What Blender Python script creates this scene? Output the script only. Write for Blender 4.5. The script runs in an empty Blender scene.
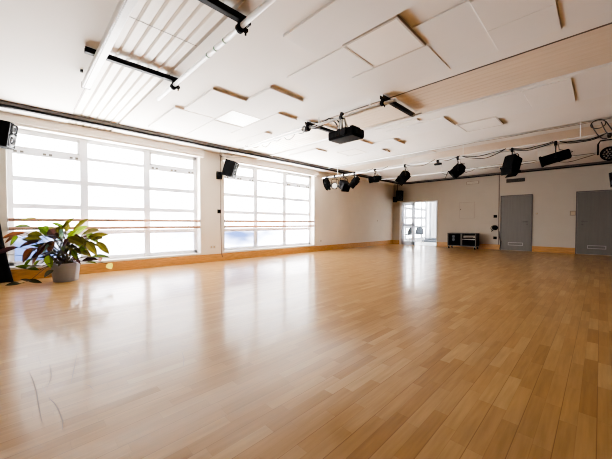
import bpy, bmesh, math, random
from mathutils import Vector, Matrix, Euler

random.seed(7)
scene = bpy.context.scene
COL = scene.collection
R = math.radians

# ------------------------------------------------------------------ layout (metres)
XL, YB, ZC = -7.55, 13.75, 3.02          # window wall, back wall, ceiling
XR, YF = 4.5, -4.0                       # right wall, wall behind the camera
WIN = [(-0.13, 3.50), (4.20, 7.92)]      # window openings along y
ZS, ZT = 0.24, 2.85                      # opening sill / top
GX = XL - 0.24                           # glass plane
DW = (-7.10, -5.30, 2.09)                # doorway x0, x1, top

# ------------------------------------------------------------------ materials
def new_mat(name):
    m = bpy.data.materials.new(name); m.use_nodes = True
    nt = m.node_tree
    return m, nt, nt.nodes['Principled BSDF']

def mat(name, col, rough=0.5, metal=0.0, var=0.06, scale=6.0, spec=0.5, emit=None, bump=0.0, stretch=None):
    m, nt, b = new_mat(name)
    n = nt.nodes.new('ShaderNodeTexNoise'); n.inputs['Scale'].default_value = scale; n.inputs['Detail'].default_value = 4
    tc = nt.nodes.new('ShaderNodeTexCoord')
    if stretch:
        mp = nt.nodes.new('ShaderNodeMapping'); mp.inputs['Scale'].default_value = stretch
        nt.links.new(tc.outputs['Object'], mp.inputs[0]); nt.links.new(mp.outputs[0], n.inputs['Vector'])
    else:
        nt.links.new(tc.outputs['Object'], n.inputs['Vector'])
    r = nt.nodes.new('ShaderNodeValToRGB')
    r.color_ramp.elements[0].position = 0.3; r.color_ramp.elements[1].position = 0.7
    r.color_ramp.elements[0].color = (*[c * (1 - var) for c in col], 1)
    r.color_ramp.elements[1].color = (*[min(1, c * (1 + var)) for c in col], 1)
    nt.links.new(n.outputs['Fac'], r.inputs[0]); nt.links.new(r.outputs[0], b.inputs['Base Color'])
    b.inputs['Roughness'].default_value = rough; b.inputs['Metallic'].default_value = metal
    b.inputs['Specular IOR Level'].default_value = spec
    if emit:
        nt.links.new(r.outputs[0], b.inputs['Emission Color']); b.inputs['Emission Strength'].default_value = emit
    if bump:
        bp = nt.nodes.new('ShaderNodeBump'); bp.inputs['Strength'].default_value = bump; bp.inputs['Distance'].default_value = 0.003
        nt.links.new(n.outputs['Fac'], bp.inputs['Height']); nt.links.new(bp.outputs[0], b.inputs['Normal'])
    return m

M = {}
M['wall'] = mat('wall_plaster', (0.80, 0.74, 0.645), 0.85, var=0.02, scale=2.5, spec=0.2)
M['wall_back'] = mat('shaded_wall_plaster', (0.50, 0.455, 0.385), 0.85, var=0.02, scale=2.5, spec=0.2)  # same plaster as the window wall, with shade put into its colour
M['dark_wall'] = mat('bounce_absorbing_wall', (0.03, 0.03, 0.032), 0.9, var=0.05, spec=0.1)  # unseen walls given a near-black colour to soak up bounce light
M['ceil'] = mat('ceiling_plaster', (0.77, 0.73, 0.685), 0.8, var=0.02, scale=1.5, spec=0.2)
M['panel'] = mat('acoustic_panel', (0.77, 0.74, 0.71), 0.8, var=0.015, scale=3, spec=0.2)
M['panel_edge_shade'] = mat('panel_edge_shade', (0.80, 0.70, 0.60), 0.8, var=0.05, scale=3, spec=0.2)  # end faces tinted brown to paint in their shade
M['strip'] = mat('cream_decking', (0.76, 0.70, 0.62), 0.45, var=0.04, scale=4, stretch=(0.6, 12, 12))
M['strip_warm'] = mat('beige_decking', (0.68, 0.57, 0.45), 0.45, var=0.04, scale=4, stretch=(0.6, 12, 12))
M['reveal'] = mat('window_surround', (0.80, 0.76, 0.70), 0.6, var=0.02)
M['cassette'] = mat('blind_cassette', (0.90, 0.83, 0.73), 0.5, var=0.03)
M['frame'] = mat('white_window_frame', (0.85, 0.86, 0.88), 0.35, var=0.02)
def frame_glow(k, f):
    m = M[k]; nt = m.node_tree; b = nt.nodes['Principled BSDF']
    tr = nt.nodes.new('ShaderNodeBsdfTranslucent'); tr.inputs[0].default_value = (0.9, 0.93, 1.0, 1)
    mx = nt.nodes.new('ShaderNodeMixShader'); mx.inputs[0].default_value = f
    nt.links.new(b.outputs[0], mx.inputs[1]); nt.links.new(tr.outputs[0], mx.inputs[2]); nt.links.new(mx.outputs[0], nt.nodes['Material Output'].inputs[0])
M['door_white'] = mat('glowing_white_door', (0.85, 0.86, 0.88), 0.35, var=0.02)
frame_glow('frame', 0.10); frame_glow('door_white', 0.35)   # translucency added so backlit frames and door leaf glow, imitating glare
M['white'] = mat('white_gloss_paint', (0.82, 0.82, 0.82), 0.35, var=0.02)
M['pipe'] = mat('white_painted_pipe', (0.88, 0.88, 0.87), 0.3, var=0.03)
M['black'] = mat('black_metal', (0.005, 0.005, 0.0055), 0.55, var=0.3, spec=0.15)
M['black_soft'] = mat('black_plastic', (0.004, 0.004, 0.0045), 0.8, var=0.3, spec=0.06)
M['cable'] = mat('black_cable', (0.02, 0.018, 0.017), 0.6, var=0.2)
M['grey_cable'] = mat('grey_cable', (0.18, 0.15, 0.13), 0.6, var=0.2)
M['rail'] = mat('dark_bronze_rail', (0.075, 0.062, 0.053), 0.4, var=0.2)
M['curtain'] = mat('black_curtain', (0.008, 0.008, 0.010), 0.95, var=0.3, spec=0.1)
M['door'] = mat('grey_door', (0.16, 0.15, 0.135), 0.5, var=0.05, scale=3, stretch=(8, 8, 0.6))
M['door_frame'] = mat('dark_grey_door_frame', (0.12, 0.11, 0.10), 0.5)
M['door_frame_light'] = mat('grey_white_frame', (0.50, 0.52, 0.56), 0.4, var=0.02)
M['steel'] = mat('brushed_steel', (0.55, 0.54, 0.52), 0.35, metal=0.8)
M['alu'] = mat('dull_aluminium', (0.42, 0.40, 0.37), 0.4, metal=0.5)
M['barre'] = mat('varnished_barre', (0.58, 0.34, 0.23), 0.4, var=0.1, stretch=(10, 1, 10))
M['base'] = mat('oak_skirting', (0.50, 0.26, 0.085), 0.4, var=0.18, scale=3, stretch=(2, 2, 14))
M['pot'] = mat('grey_pot', (0.33, 0.37, 0.47), 0.55, var=0.05)
M['soil'] = mat('soil', (0.03, 0.02, 0.015), 0.95, var=0.4, scale=40)
M['stem'] = mat('plant_stem', (0.10, 0.09, 0.05), 0.6)
M['led_on'] = mat('lit_diffuser', (0.90, 0.90, 0.88), 0.4, var=0.01, emit=0.35)
M['led'] = mat('light_diffuser', (0.88, 0.83, 0.77), 0.4, var=0.015)
M['led_frame'] = mat('light_frame', (0.55, 0.49, 0.43), 0.5)
M['lens'] = mat('pale_lens', (0.75, 0.75, 0.70), 0.15, var=0.05)
M['lens_dark'] = mat('dark_lens', (0.012, 0.012, 0.015), 0.6, spec=0.08)
M['led_dot'] = mat('led_dot', (0.22, 0.21, 0.20), 0.4)
M['case_edge'] = mat('dull_case_edge', (0.11, 0.105, 0.095), 0.5, metal=0.3)
M['cone'] = mat('speaker_cone', (0.03, 0.033, 0.04), 0.4)
M['chrome_trim'] = mat('grey_trim', (0.07, 0.073, 0.08), 0.4, metal=0.2)
M['socket'] = mat('beige_socket', (0.50, 0.40, 0.27), 0.5)
M['lightsocket'] = mat('pale_switch', (0.66, 0.62, 0.56), 0.45)
M['chair'] = mat('grey_shell', (0.035, 0.045, 0.06), 0.5)
M['next_wall'] = mat('next_room_white', (0.85, 0.86, 0.88), 0.7, var=0.01)
M['next_floor'] = mat('next_room_floor', (0.66, 0.66, 0.66), 0.35, var=0.03)
M['mat_grey'] = mat('grey_padding', (0.10, 0.115, 0.135), 0.8)
M['sheer'] = mat('white_curtain', (0.85, 0.86, 0.88), 0.8, var=0.02)
M['green_mark'] = mat('green_tape', (0.12, 0.25, 0.14), 0.6)
M['scratch'] = mat('floor_scratch', (0.20, 0.13, 0.08), 0.6)
M['vent_beige'] = mat('beige_vent', (0.30, 0.26, 0.205), 0.6)

def foliage_mat():
    m, nt, b = new_mat('leaf')
    at = nt.nodes.new('ShaderNodeAttribute'); at.attribute_name = 'leaf_col'
    n = nt.nodes.new('ShaderNodeTexNoise'); n.inputs['Scale'].default_value = 25
    mx = nt.nodes.new('ShaderNodeMixRGB'); mx.blend_type = 'MULTIPLY'; mx.inputs[0].default_value = 0.5
    nt.links.new(at.outputs['Color'], mx.inputs[1]); nt.links.new(n.outputs['Fac'], mx.inputs[2])
    nt.links.new(mx.outputs[0], b.inputs['Base Color'])
    b.inputs['Roughness'].default_value = 0.4
    tr = nt.nodes.new('ShaderNodeBsdfTranslucent'); nt.links.new(at.outputs['Color'], tr.inputs[0])
    ms = nt.nodes.new('ShaderNodeMixShader'); ms.inputs[0].default_value = 0.5
    out = nt.nodes['Material Output']
    nt.links.new(b.outputs[0], ms.inputs[1]); nt.links.new(tr.outputs[0], ms.inputs[2]); nt.links.new(ms.outputs[0], out.inputs[0])
    return m
M['leaf'] = foliage_mat()

def glass_mat(name, gloss=0.06, frost=0.0):
    m = bpy.data.materials.new(name); m.use_nodes = True
    nt = m.node_tree; nt.nodes.clear()
    out = nt.nodes.new('ShaderNodeOutputMaterial')
    t = nt.nodes.new('ShaderNodeBsdfTransparent')
    g = nt.nodes.new('ShaderNodeBsdfGlossy'); g.inputs['Roughness'].default_value = 0.03
    mx = nt.nodes.new('ShaderNodeMixShader'); mx.inputs[0].default_value = gloss
    src = t.outputs[0]
    if frost:
        tl = nt.nodes.new('ShaderNodeBsdfTranslucent'); tl.inputs[0].default_value = (0.95, 0.96, 1, 1)
        nz = nt.nodes.new('ShaderNodeTexNoise'); nz.inputs['Scale'].default_value = 0.8
        mt = nt.nodes.new('ShaderNodeMath'); mt.operation = 'MULTIPLY_ADD'; mt.inputs[1].default_value = 0.5; mt.inputs[2].default_value = frost - 0.25
        nt.links.new(nz.outputs['Fac'], mt.inputs[0])
        m2 = nt.nodes.new('ShaderNodeMixShader')
        tc = nt.nodes.new('ShaderNodeTexCoord'); mp = nt.nodes.new('ShaderNodeMapping'); mp.inputs['Scale'].default_value = (1, 0.55, 1.5); mp.inputs['Location'].default_value = (0, 3.1, 0.4)
        nt.links.new(tc.outputs['Object'], mp.inputs[0]); nt.links.new(mp.outputs[0], nz.inputs['Vector']); nz.inputs['Detail'].default_value = 3
        cr = nt.nodes.new('ShaderNodeValToRGB'); cr.color_ramp.elements[0].position = 0.40; cr.color_ramp.elements[1].position = 0.68
        cr.color_ramp.elements[0].color = (0.9, 0.9, 0.92, 1); cr.color_ramp.elements[1].color = (0.13, 0.165, 0.26, 1)
        nt.links.new(nz.outputs['Fac'], cr.inputs[0]); nt.links.new(cr.outputs[0], t.inputs[0]); nt.links.new(cr.outputs[0], tl.inputs[0])
        nt.links.new(mt.outputs[0], m2.inputs[0]); nt.links.new(t.outputs[0], m2.inputs[1]); nt.links.new(tl.outputs[0], m2.inputs[2])
        src = m2.outputs[0]
    nt.links.new(src, mx.inputs[1]); nt.links.new(g.outputs[0], mx.inputs[2]); nt.links.new(mx.outputs[0], out.inputs[0])
    return m
M['glass'] = glass_mat('window_glass', 0.05)
M['frost'] = glass_mat('frosted_glass', 0.05, 0.35)

def floor_mat():
    m, nt, b = new_mat('strip_parquet')
    N = nt.nodes.new; L = nt.links.new
    tc = N('ShaderNodeTexCoord'); sp = N('ShaderNodeSeparateXYZ'); L(tc.outputs['Object'], sp.inputs[0])
    def math_(op, a, bb=None, c=None):
        n = N('ShaderNodeMath'); n.operation = op
        for i, v in enumerate((a, bb, c)):
            if v is None: continue
            if isinstance(v, (int, float)): n.inputs[i].default_value = v
            else: L(v, n.inputs[i])
        return n.outputs[0]
    W, LEN = 0.0715, 0.46
    xs = math_('DIVIDE', sp.outputs['X'], W)
    row = math_('FLOOR', xs); fx = math_('FRACT', xs)
    wn = N('ShaderNodeTexWhiteNoise'); wn.noise_dimensions = '1D'; L(row, wn.inputs['W'])
    ys = math_('ADD', math_('DIVIDE', sp.outputs['Y'], LEN), math_('MULTIPLY', wn.outputs['Value'], 7.3))
    blk = math_('FLOOR', ys); fy = math_('FRACT', ys)
    cv = N('ShaderNodeCombineXYZ'); L(row, cv.inputs[0]); L(blk, cv.inputs[1])
    w2 = N('ShaderNodeTexWhiteNoise'); w2.noise_dimensions = '2D'; L(cv.outputs[0], w2.inputs['Vector'])
    ramp = N('ShaderNodeValToRGB')
    e = ramp.color_ramp.elements
    e[0].position = 0.0; e[0].color = (0.29, 0.155, 0.052, 1)
    e[1].position = 1.0; e[1].color = (0.43, 0.275, 0.115, 1)
    for p, c in ((0.18, (0.335, 0.19, 0.068, 1)), (0.5, (0.365, 0.212, 0.08, 1)), (0.85, (0.39, 0.234, 0.09, 1))):
        q = e.new(p); q.color = c
    L(w2.outputs['Value'], ramp.inputs[0])
    # grain
    mp = N('ShaderNodeMapping'); mp.inputs['Scale'].default_value = (28, 2.2, 1); L(tc.outputs['Object'], mp.inputs[0])
    ofs = N('ShaderNodeVectorMath'); ofs.operation = 'ADD'; L(mp.outputs[0], ofs.inputs[0]); L(w2.outputs['Color'], ofs.inputs[1])
    gr = N('ShaderNodeTexNoise'); gr.inputs['Scale'].default_value = 1.5; gr.inputs['Detail'].default_value = 6; L(ofs.outputs[0], gr.inputs['Vector'])
    gm = N('ShaderNodeMapRange'); gm.inputs[1].default_value = 0.3; gm.inputs[2].default_value = 0.7; gm.inputs[3].default_value = 0.86; gm.inputs[4].default_value = 1.1
    L(gr.outputs['Fac'], gm.inputs[0])
    mul = N('ShaderNodeMixRGB'); mul.blend_type = 'MULTIPLY'; mul.inputs[0].default_value = 1
    L(ramp.outputs[0], mul.inputs[1]); L(gm.outputs[0], mul.inputs[2])
    # large wear patches
    wr = N('ShaderNodeTexNoise'); wr.inputs['Scale'].default_value = 0.7; wr.inputs['Detail'].default_value = 5; L(tc.outputs['Object'], wr.inputs['Vector'])
    # seams
    even = math_('MODULO', math_('ABSOLUTE', row), 2)
    ex = math_('MINIMUM', fx, math_('SUBTRACT', 1, fx))
    ey = math_('MINIMUM', fy, math_('SUBTRACT', 1, fy))
    sx = math_('LESS_THAN', ex, 0.022); sy = math_('LESS_THAN', ey, 0.003)
    sx2 = math_('MULTIPLY', math_('LESS_THAN', fx, 0.045), math_('LESS_THAN', even, 0.5))
    seam = math_('MULTIPLY', math_('MAXIMUM', sx, sy), 0.18)
    seam = math_('MAXIMUM', seam, math_('MULTIPLY', sx2, 0.55))
    mx = N('ShaderNodeMixRGB'); L(seam, mx.inputs[0]); L(mul.outputs[0], mx.inputs[1]); mx.inputs[2].default_value = (0.12, 0.055, 0.02, 1)
    L(mx.outputs[0], b.inputs['Base Color'])
    rr = N('ShaderNodeMapRange'); rr.inputs[1].default_value = 0.3; rr.inputs[2].default_value = 0.75; rr.inputs[3].default_value = 0.278; rr.inputs[4].default_value = 0.31
    L(wr.outputs['Fac'], rr.inputs[0]); L(rr.outputs[0], b.inputs['Roughness'])
    b.inputs['Specular IOR Level'].default_value = 0.11; b.inputs['Coat Weight'].default_value = 0.30; b.inputs['Coat Roughness'].default_value = 0.10
    bp = N('ShaderNodeBump'); bp.inputs['Strength'].default_value = 0.03; bp.inputs['Distance'].default_value = 0.001
    L(gr.outputs['Fac'], bp.inputs['Height'])
    return m
M['floor'] = floor_mat()

# ------------------------------------------------------------------ mesh building
class MB:
    """collects shapes; build() links them as ONE mesh object"""
    def __init__(s): s.bm = bmesh.new()
    def box(s, x0, x1, y0, y1, z0, z1, bev=0.0, rot=None, pivot=None, mi=0):
        vs = [s.bm.verts.new((x, y, z)) for x in (x0, x1) for y in (y0, y1) for z in (z0, z1)]
        F = [(0, 1, 3, 2), (4, 6, 7, 5), (0, 4, 5, 1), (2, 3, 7, 6), (0, 2, 6, 4), (1, 5, 7, 3)]
        fs = [s.bm.faces.new([vs[i] for i in f]) for f in F]
        for f in fs: f.material_index = mi
        if bev:
            es = list({e for f in fs for e in f.edges})
            r = bmesh.ops.bevel(s.bm, geom=es, offset=bev, segments=2, affect='EDGES', profile=0.5)
            vs = list({v for f in r['faces'] for v in f.verts} | {v for v in vs if v.is_valid})
        if rot is not None:
            p = Vector(pivot) if pivot else Vector(((x0 + x1) / 2, (y0 + y1) / 2, (z0 + z1) / 2))
            bmesh.ops.rotate(s.bm, cent=p, matrix=rot, verts=vs)
        return vs
    def cyl(s, a, b, r0, r1=None, n=16, caps=True):
        a, b = Vector(a), Vector(b); r1 = r0 if r1 is None else r1
        d = (b - a).normalized()
        u = d.orthogonal().normalized(); w = d.cross(u)
        A, B = [], []
        for i in range(n):
            t = 2 * math.pi * i / n; k = u * math.cos(t) + w * math.sin(t)
            A.append(s.bm.verts.new(a + k * r0)); B.append(s.bm.verts.new(b + k * r1))
        for i in range(n):
            j = (i + 1) % n
            f = s.bm.faces.new((A[i], A[j], B[j], B[i])); f.smooth = True
        if caps:
            s.bm.faces.new(A[::-1]); s.bm.faces.new(B)
        return A + B
    def tube(s, pts, r, n=8):
        pts = [Vector(p) for p in pts]
        rings = []; u = None
        for i, p in enumerate(pts):
            d = (pts[min(i + 1, len(pts) - 1)] - pts[max(i - 1, 0)]).normalized()
            if u is None: u = d.orthogonal().normalized()
            u = (u - d * u.dot(d)).normalized(); w = d.cross(u)
            rings.append([s.bm.verts.new(p + (u * math.cos(2 * math.pi * k / n) + w * math.sin(2 * math.pi * k / n)) * r) for k in range(n)])
        for a, b in zip(rings, rings[1:]):
            for k in range(n):
                j = (k + 1) % n
                f = s.bm.faces.new((a[k], a[j], b[j], b[k])); f.smooth = True
        s.bm.faces.new(rings[0][::-1]); s.bm.faces.new(rings[-1])
    def lathe(s, prof, c=(0, 0, 0), n=32, mat4=None):
        rings = []
        vs = []
        for r, z in prof:
            if r < 1e-5: ring = [s.bm.verts.new((c[0], c[1], c[2] + z))]
            else: ring = [s.bm.verts.new((c[0] + r * math.cos(2 * math.pi * k / n), c[1] + r * math.sin(2 * math.pi * k / n), c[2] + z)) for k in range(n)]
            rings.append(ring); vs += ring
        for a, b in zip(rings, rings[1:]):
            for k in range(n):
                j = (k + 1) % n
                q = [a[k % len(a)], a[j % len(a)], b[j % len(b)], b[k % len(b)]]
                q = list(dict.fromkeys(q))
                if len(q) > 2:
                    f = s.bm.faces.new(q); f.smooth = True
        if mat4 is not None: bmesh.ops.transform(s.bm, matrix=mat4, verts=vs)
        return vs
    def sweep(s, path, prof):
        """profile (side, up) swept along a horizontal path"""
        rings = []
        P = [Vector(p) for p in path]
        for i, p in enumerate(P):
            d = (P[min(i + 1, len(P) - 1)] - P[max(i - 1, 0)]).normalized()
            sd = Vector((d.y, -d.x, 0)).normalized()
            rings.append([s.bm.verts.new(p + sd * a + Vector((0, 0, b))) for a, b in prof])
        n = len(prof)
        for a, b in zip(rings, rings[1:]):
            for k in range(n): s.bm.faces.new((a[k], a[(k + 1) % n], b[(k + 1) % n], b[k]))
        s.bm.faces.new(rings[0][::-1]); s.bm.faces.new(rings[-1])
    def grid(s, fn, nu, nv, smooth=True):
        g = [[s.bm.verts.new(fn(i / nu, j / nv)) for j in range(nv + 1)] for i in range(nu + 1)]
        for i in range(nu):
            for j in range(nv):
                f = s.bm.faces.new((g[i][j], g[i + 1][j], g[i + 1][j + 1], g[i][j + 1])); f.smooth = smooth
        return g
    def build(s, name, m, parent=None, kind=None):
        bmesh.ops.recalc_face_normals(s.bm, faces=s.bm.faces)
        me = bpy.data.meshes.new(name); s.bm.to_mesh(me); s.bm.free()
        for mm in (m if isinstance(m, (list, tuple)) else [m]): me.materials.append(mm)
        o = bpy.data.objects.new(name, me); COL.objects.link(o)
        if parent is not None: o.parent = parent
        if kind: o['kind'] = kind
        return o

def tag(o, label, cat, group=None):
    o['label'] = label; o['category'] = cat
    if group: o['group'] = group
    return o
def empty(name, loc=(0, 0, 0), rz=0.0):
    o = bpy.data.objects.new(name, None); o.empty_display_size = 0.1
    o.location = loc; o.rotation_euler = (0, 0, rz); COL.objects.link(o)
    return o
def thing(name, label, cat, loc=(0, 0, 0), rz=0.0, group=None):
    return tag(empty(name, loc, rz), label, cat, group)

# ------------------------------------------------------------------ the setting
f = MB(); f.box(XL - 0.05, XR, YF, YB + 0.1, -0.12, 0.0)
FLOOR = f.build('floor', M['floor'], kind='structure')
sc = MB()                                               # scuffs worn into the varnish
def scuff(pts, w=0.004):
    P = [Vector((x, y, 0.0012)) for x, y in pts]
    prev = None
    for i, p in enumerate(P):
        d = (P[min(i + 1, len(P) - 1)] - P[max(i - 1, 0)]).normalized(); n = Vector((-d.y, d.x, 0)) * w
        ww = 0.35 if i in (0, len(P) - 1) else 1
        a, b = sc.bm.verts.new(p + n * ww), sc.bm.verts.new(p - n * ww)
        if prev: sc.bm.faces.new((prev[0], a, b, prev[1]))
        prev = (a, b)
for s_ in ([(-2.857, 0.044), (-2.649, 0.061), (-2.46, 0.071), (-2.247, 0.074), (-2.054, 0.079)], [(-2.887, 0.155), (-2.644, 0.156), (-2.486, 0.124)],
           [(-2.526, 0.1), (-2.389, 0.112)], [(-2.324, 0.12), (-2.236, 0.139), (-2.147, 0.15), (-1.992, 0.158), (-1.912, 0.149)], [(-2.951, 0.328), (-2.66, 0.277), (-2.432, 0.237)],
           [(-2.352, 0.3), (-2.308, 0.32), (-2.236, 0.328)], [(-3.124, 0.103), (-2.929, 0.112)], [(-2.788, 0.598), (-2.737, 0.623), (-2.651, 0.631)],
           [(-2.393, 0.943), (-2.258, 0.905), (-2.148, 0.857)], [(-0.491, 4.692), (-0.502, 5.086)]):
    scuff(s_, 0.0028)
sc.build('scuff_marks', M['scratch'], FLOOR)

w = MB()
ys = [YF] + [v for a in WIN for v in a] + [YB + 0.15]
T = 0.30
for a, b in ((ys[0], ys[1]), (ys[2], ys[3]), (ys[4], ys[5])): w.box(XL - T, XL, a, b, -0.1, ZC + 0.2)
for a, b in WIN:
    w.box(XL - T, XL, a, b, -0.1, ZS); w.box(XL - T, XL, a, b, ZT, ZC + 0.2)
w.build('wall_left', M['wall'], kind='structure')

w = MB()
w.box(XL - T, DW[0], YB, YB + 0.15, -0.1, ZC + 0.2)
w.box(DW[0], DW[1], YB, YB + 0.15, DW[2], ZC + 0.2)
w.box(DW[1], XR, YB, YB + 0.15, -0.1, ZC + 0.2)
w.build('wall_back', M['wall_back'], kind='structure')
w = MB(); w.box(XR, XR + 0.2, YF - 0.2, YB + 0.15, -0.1, ZC + 0.2); w.build('wall_right', M['dark_wall'], kind='structure')
w = MB(); w.box(XL - T, XR + 0.2, YF - 0.2, YF, -0.1, ZC + 0.2); w.build('wall_front', M['dark_wall'], kind='structure')

# ceiling in runs between the grooved strips
STRIPS = [(0.74, 1.46, 0.013, 0.10), (4.19, 5.24, 0.0025, 0.105), (8.28, 9.18, 0.002, 0.11)]
c = MB()
edges = [YF] + [v for s_ in STRIPS for v in s_[:2]] + [YB + 0.15]
for a, b in zip(edges[::2], edges[1::2]): c.box(XL - T, XR, a, b, ZC, ZC + 0.15)
c.box(XL - T, XR + 0.2, YF - 0.2, YB + 0.15, ZC + 0.15, ZC + 0.3)
c.build('ceiling', M['ceil'], kind='structure')
for i, (a, b, dp, per) in enumerate(STRIPS):
    s_ = MB()
    n = int((b - a - 0.02) / per); per = (b - a - 0.02) / n
    prof = [(a + 0.012, ZC + 0.06), (a + 0.012, ZC + 0.012)]
    for k in range(n):
        y0 = a + 0.01 + k * per
        prof += [(y0 + 0.012, ZC + 0.012), (y0 + 0.018, ZC + 0.012 - 0.001), (y0 + per - 0.022, ZC + 0.011), (y0 + per - 0.018, ZC + 0.012 + dp), (y0 + per - 0.012, ZC + 0.012 + dp), (y0 + per - 0.008, ZC + 0.012), (y0 + per - 0.006, ZC + 0.012 + dp), (y0 + per, ZC + 0.012 + dp)]
    prof += [(b - 0.01, ZC + 0.06)]
    P0 = [s_.bm.verts.new((XL + 0.0, y, z)) for y, z in prof]; P1 = [s_.bm.verts.new((XR, y, z)) for y, z in prof]
    for k in range(len(prof) - 1): s_.bm.faces.new((P0[k], P0[k + 1], P1[k + 1], P1[k]))
    s_.build('trim_%d' % (i + 1), M['strip' if i == 0 else 'strip_warm'], kind='structure')

q = MB(); q.box(XL, XR, 4.165, 4.19, ZC - 0.004, ZC + 0.01); q.build('trim_6', M['rail'], kind='structure')
q = MB(); q.box(XL, XR, 5.215, 5.30, ZC - 0.02, ZC + 0.05, 0.003); q.build('trim_7', M['panel'], kind='structure')
q = MB(); q.box(-3.205, -3.198, 0.75, 1.45, ZC + 0.0085, ZC + 0.012); q.build('trim_8', M['grey_cable'], kind='structure')
def skirting(name, segs, horiz):
    s_ = MB()
    for a, b in segs:
        if horiz == 'y': s_.box(XL, XL + 0.022, a, b, 0, 0.205, 0.004)
        else: s_.box(a, b, YB - 0.022, YB, 0, 0.205, 0.004)
    return s_.build(name, M['base'], kind='structure')
skirting('baseboard_left', [(YF, YB)], 'y')
skirting('baseboard_back', [(XL, DW[0] - 0.02), (DW[1] + 0.01, -2.83), (-1.81, -0.61), (0.43, XR)], 'x')

# blind boxes above each window
for i, (a, b) in enumerate(((-1.6, 3.56), (4.12, 8.0))):
    s_ = MB()
    s_.box(XL, XL + 0.13, a, b, 2.86, 2.955, 0.008); s_.box(XL, XL + 0.115, a, b, 2.95, 3.019, 0.003)
    s_.box(XL, XL + 0.10, a, b, 2.815, 2.86, 0.004)
    s_.build('trim_%d' % (i + 4), M['cassette'], kind='structure')

# windows
def window(idx, a, b, mull, depth_panes=True):
    root = empty('window_%d' % idx); root['kind'] = 'structure'
    x0, x1 = GX - 0.03, GX + 0.03
    fr = MB()
    fw = 0.09
    fr.box(x0, x1, a, a + fw, ZS, ZT, 0.006); fr.box(x0, x1, b - fw, b, ZS, ZT, 0.006)
    fr.box(x0, x1, a, b, ZT - fw, ZT, 0.006); fr.box(x0, x1, a, b, ZS, ZS + 0.09, 0.006)
    fr.build('window_frame', M['frame'], root)
    for m_ in mull:
        q = MB(); q.box(x0 - 0.01, x1 + 0.012, m_ - 0.068, m_ + 0.068, ZS, ZT, 0.008); q.build('mullion', M['frame'], root)
    bays = [a] + list(mull) + [b]
    tz = (0.86, 1.385, 1.905)
    q = MB()
    for z in tz: q.box(x0 + 0.004, x1 - 0.004, a + 0.03, b - 0.03, z - 0.047, z + 0.047, 0.006)
    for k in range(3):
        hh = 0.035 if k == 1 else 0.07
        q.box(x0 + 0.004, x1 + (-0.004 if k == 1 else 0.015), bays[k] + 0.03, bays[k + 1] - 0.03, 2.43 - hh, 2.43 + (0.035 if k == 1 else 0.045), 0.006)
    q.build('transom', M['frame'], root)
    for k in (0, 2):                                       # tilting top sashes with their latches
        y0, y1 = bays[k] + 0.065, bays[k + 1] - 0.065
        s_ = MB(); z0, z1 = 2.47, ZT - 0.06
        s_.box(x0, x1 + 0.01, y0, y0 + 0.045, z0, z1, 0.004); s_.box(x0, x1 + 0.01, y1 - 0.045, y1, z0, z1, 0.004)
        s_.box(x0, x1 + 0.01, y0, y1, z0, z0 + 0.045, 0.004); s_.box(x0, x1 + 0.01, y0, y1, z1 - 0.045, z1, 0.004)
        sash = s_.build('window_sash', M['frame'], root)
        for t in (0.1, 0.5, 0.9):
            yy = y0 + (y1 - y0) * t
            for d in (-0.045, 0.045):
                l = MB(); l.box(x1 + 0.012, x1 + 0.04, yy + d - 0.024, yy + d + 0.024, 2.39, 2.43, 0.004); l.build('latch', M['door_frame'], sash)
    p = MB()
    p.box(GX - 0.004, GX + 0.004, a + 0.03, b - 0.03, 0.87, ZT - 0.03); p.build('window_pane', M['glass'], root)
    p = MB(); p.box(GX - 0.004, GX + 0.004, a + 0.03, b - 0.03, ZS + 0.03, 0.86); p.build('frosted_pane', M['frost'], root)
    s_ = MB(); s_.box(XL - 0.21, XL + 0.012, a, b, ZS - 0.03, ZS + 0.012, 0.006); s_.build('window_sill', M['reveal'], root)
    r_ = MB()
    r_.box(XL - 0.21, XL - 0.002, a, a + 0.008, ZS, ZT); r_.box(XL - 0.21, XL - 0.002, b - 0.008, b, ZS, ZT); r_.box(XL - 0.21, XL - 0.002, a, b, ZT - 0.008, ZT)
    r_.build('window_reveal', M['reveal'], root)
    return root
window(1, WIN[0][0], WIN[0][1], (1.03, 2.25))
window(2, WIN[1][0], WIN[1][1], (5.42, 6.62))

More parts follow.
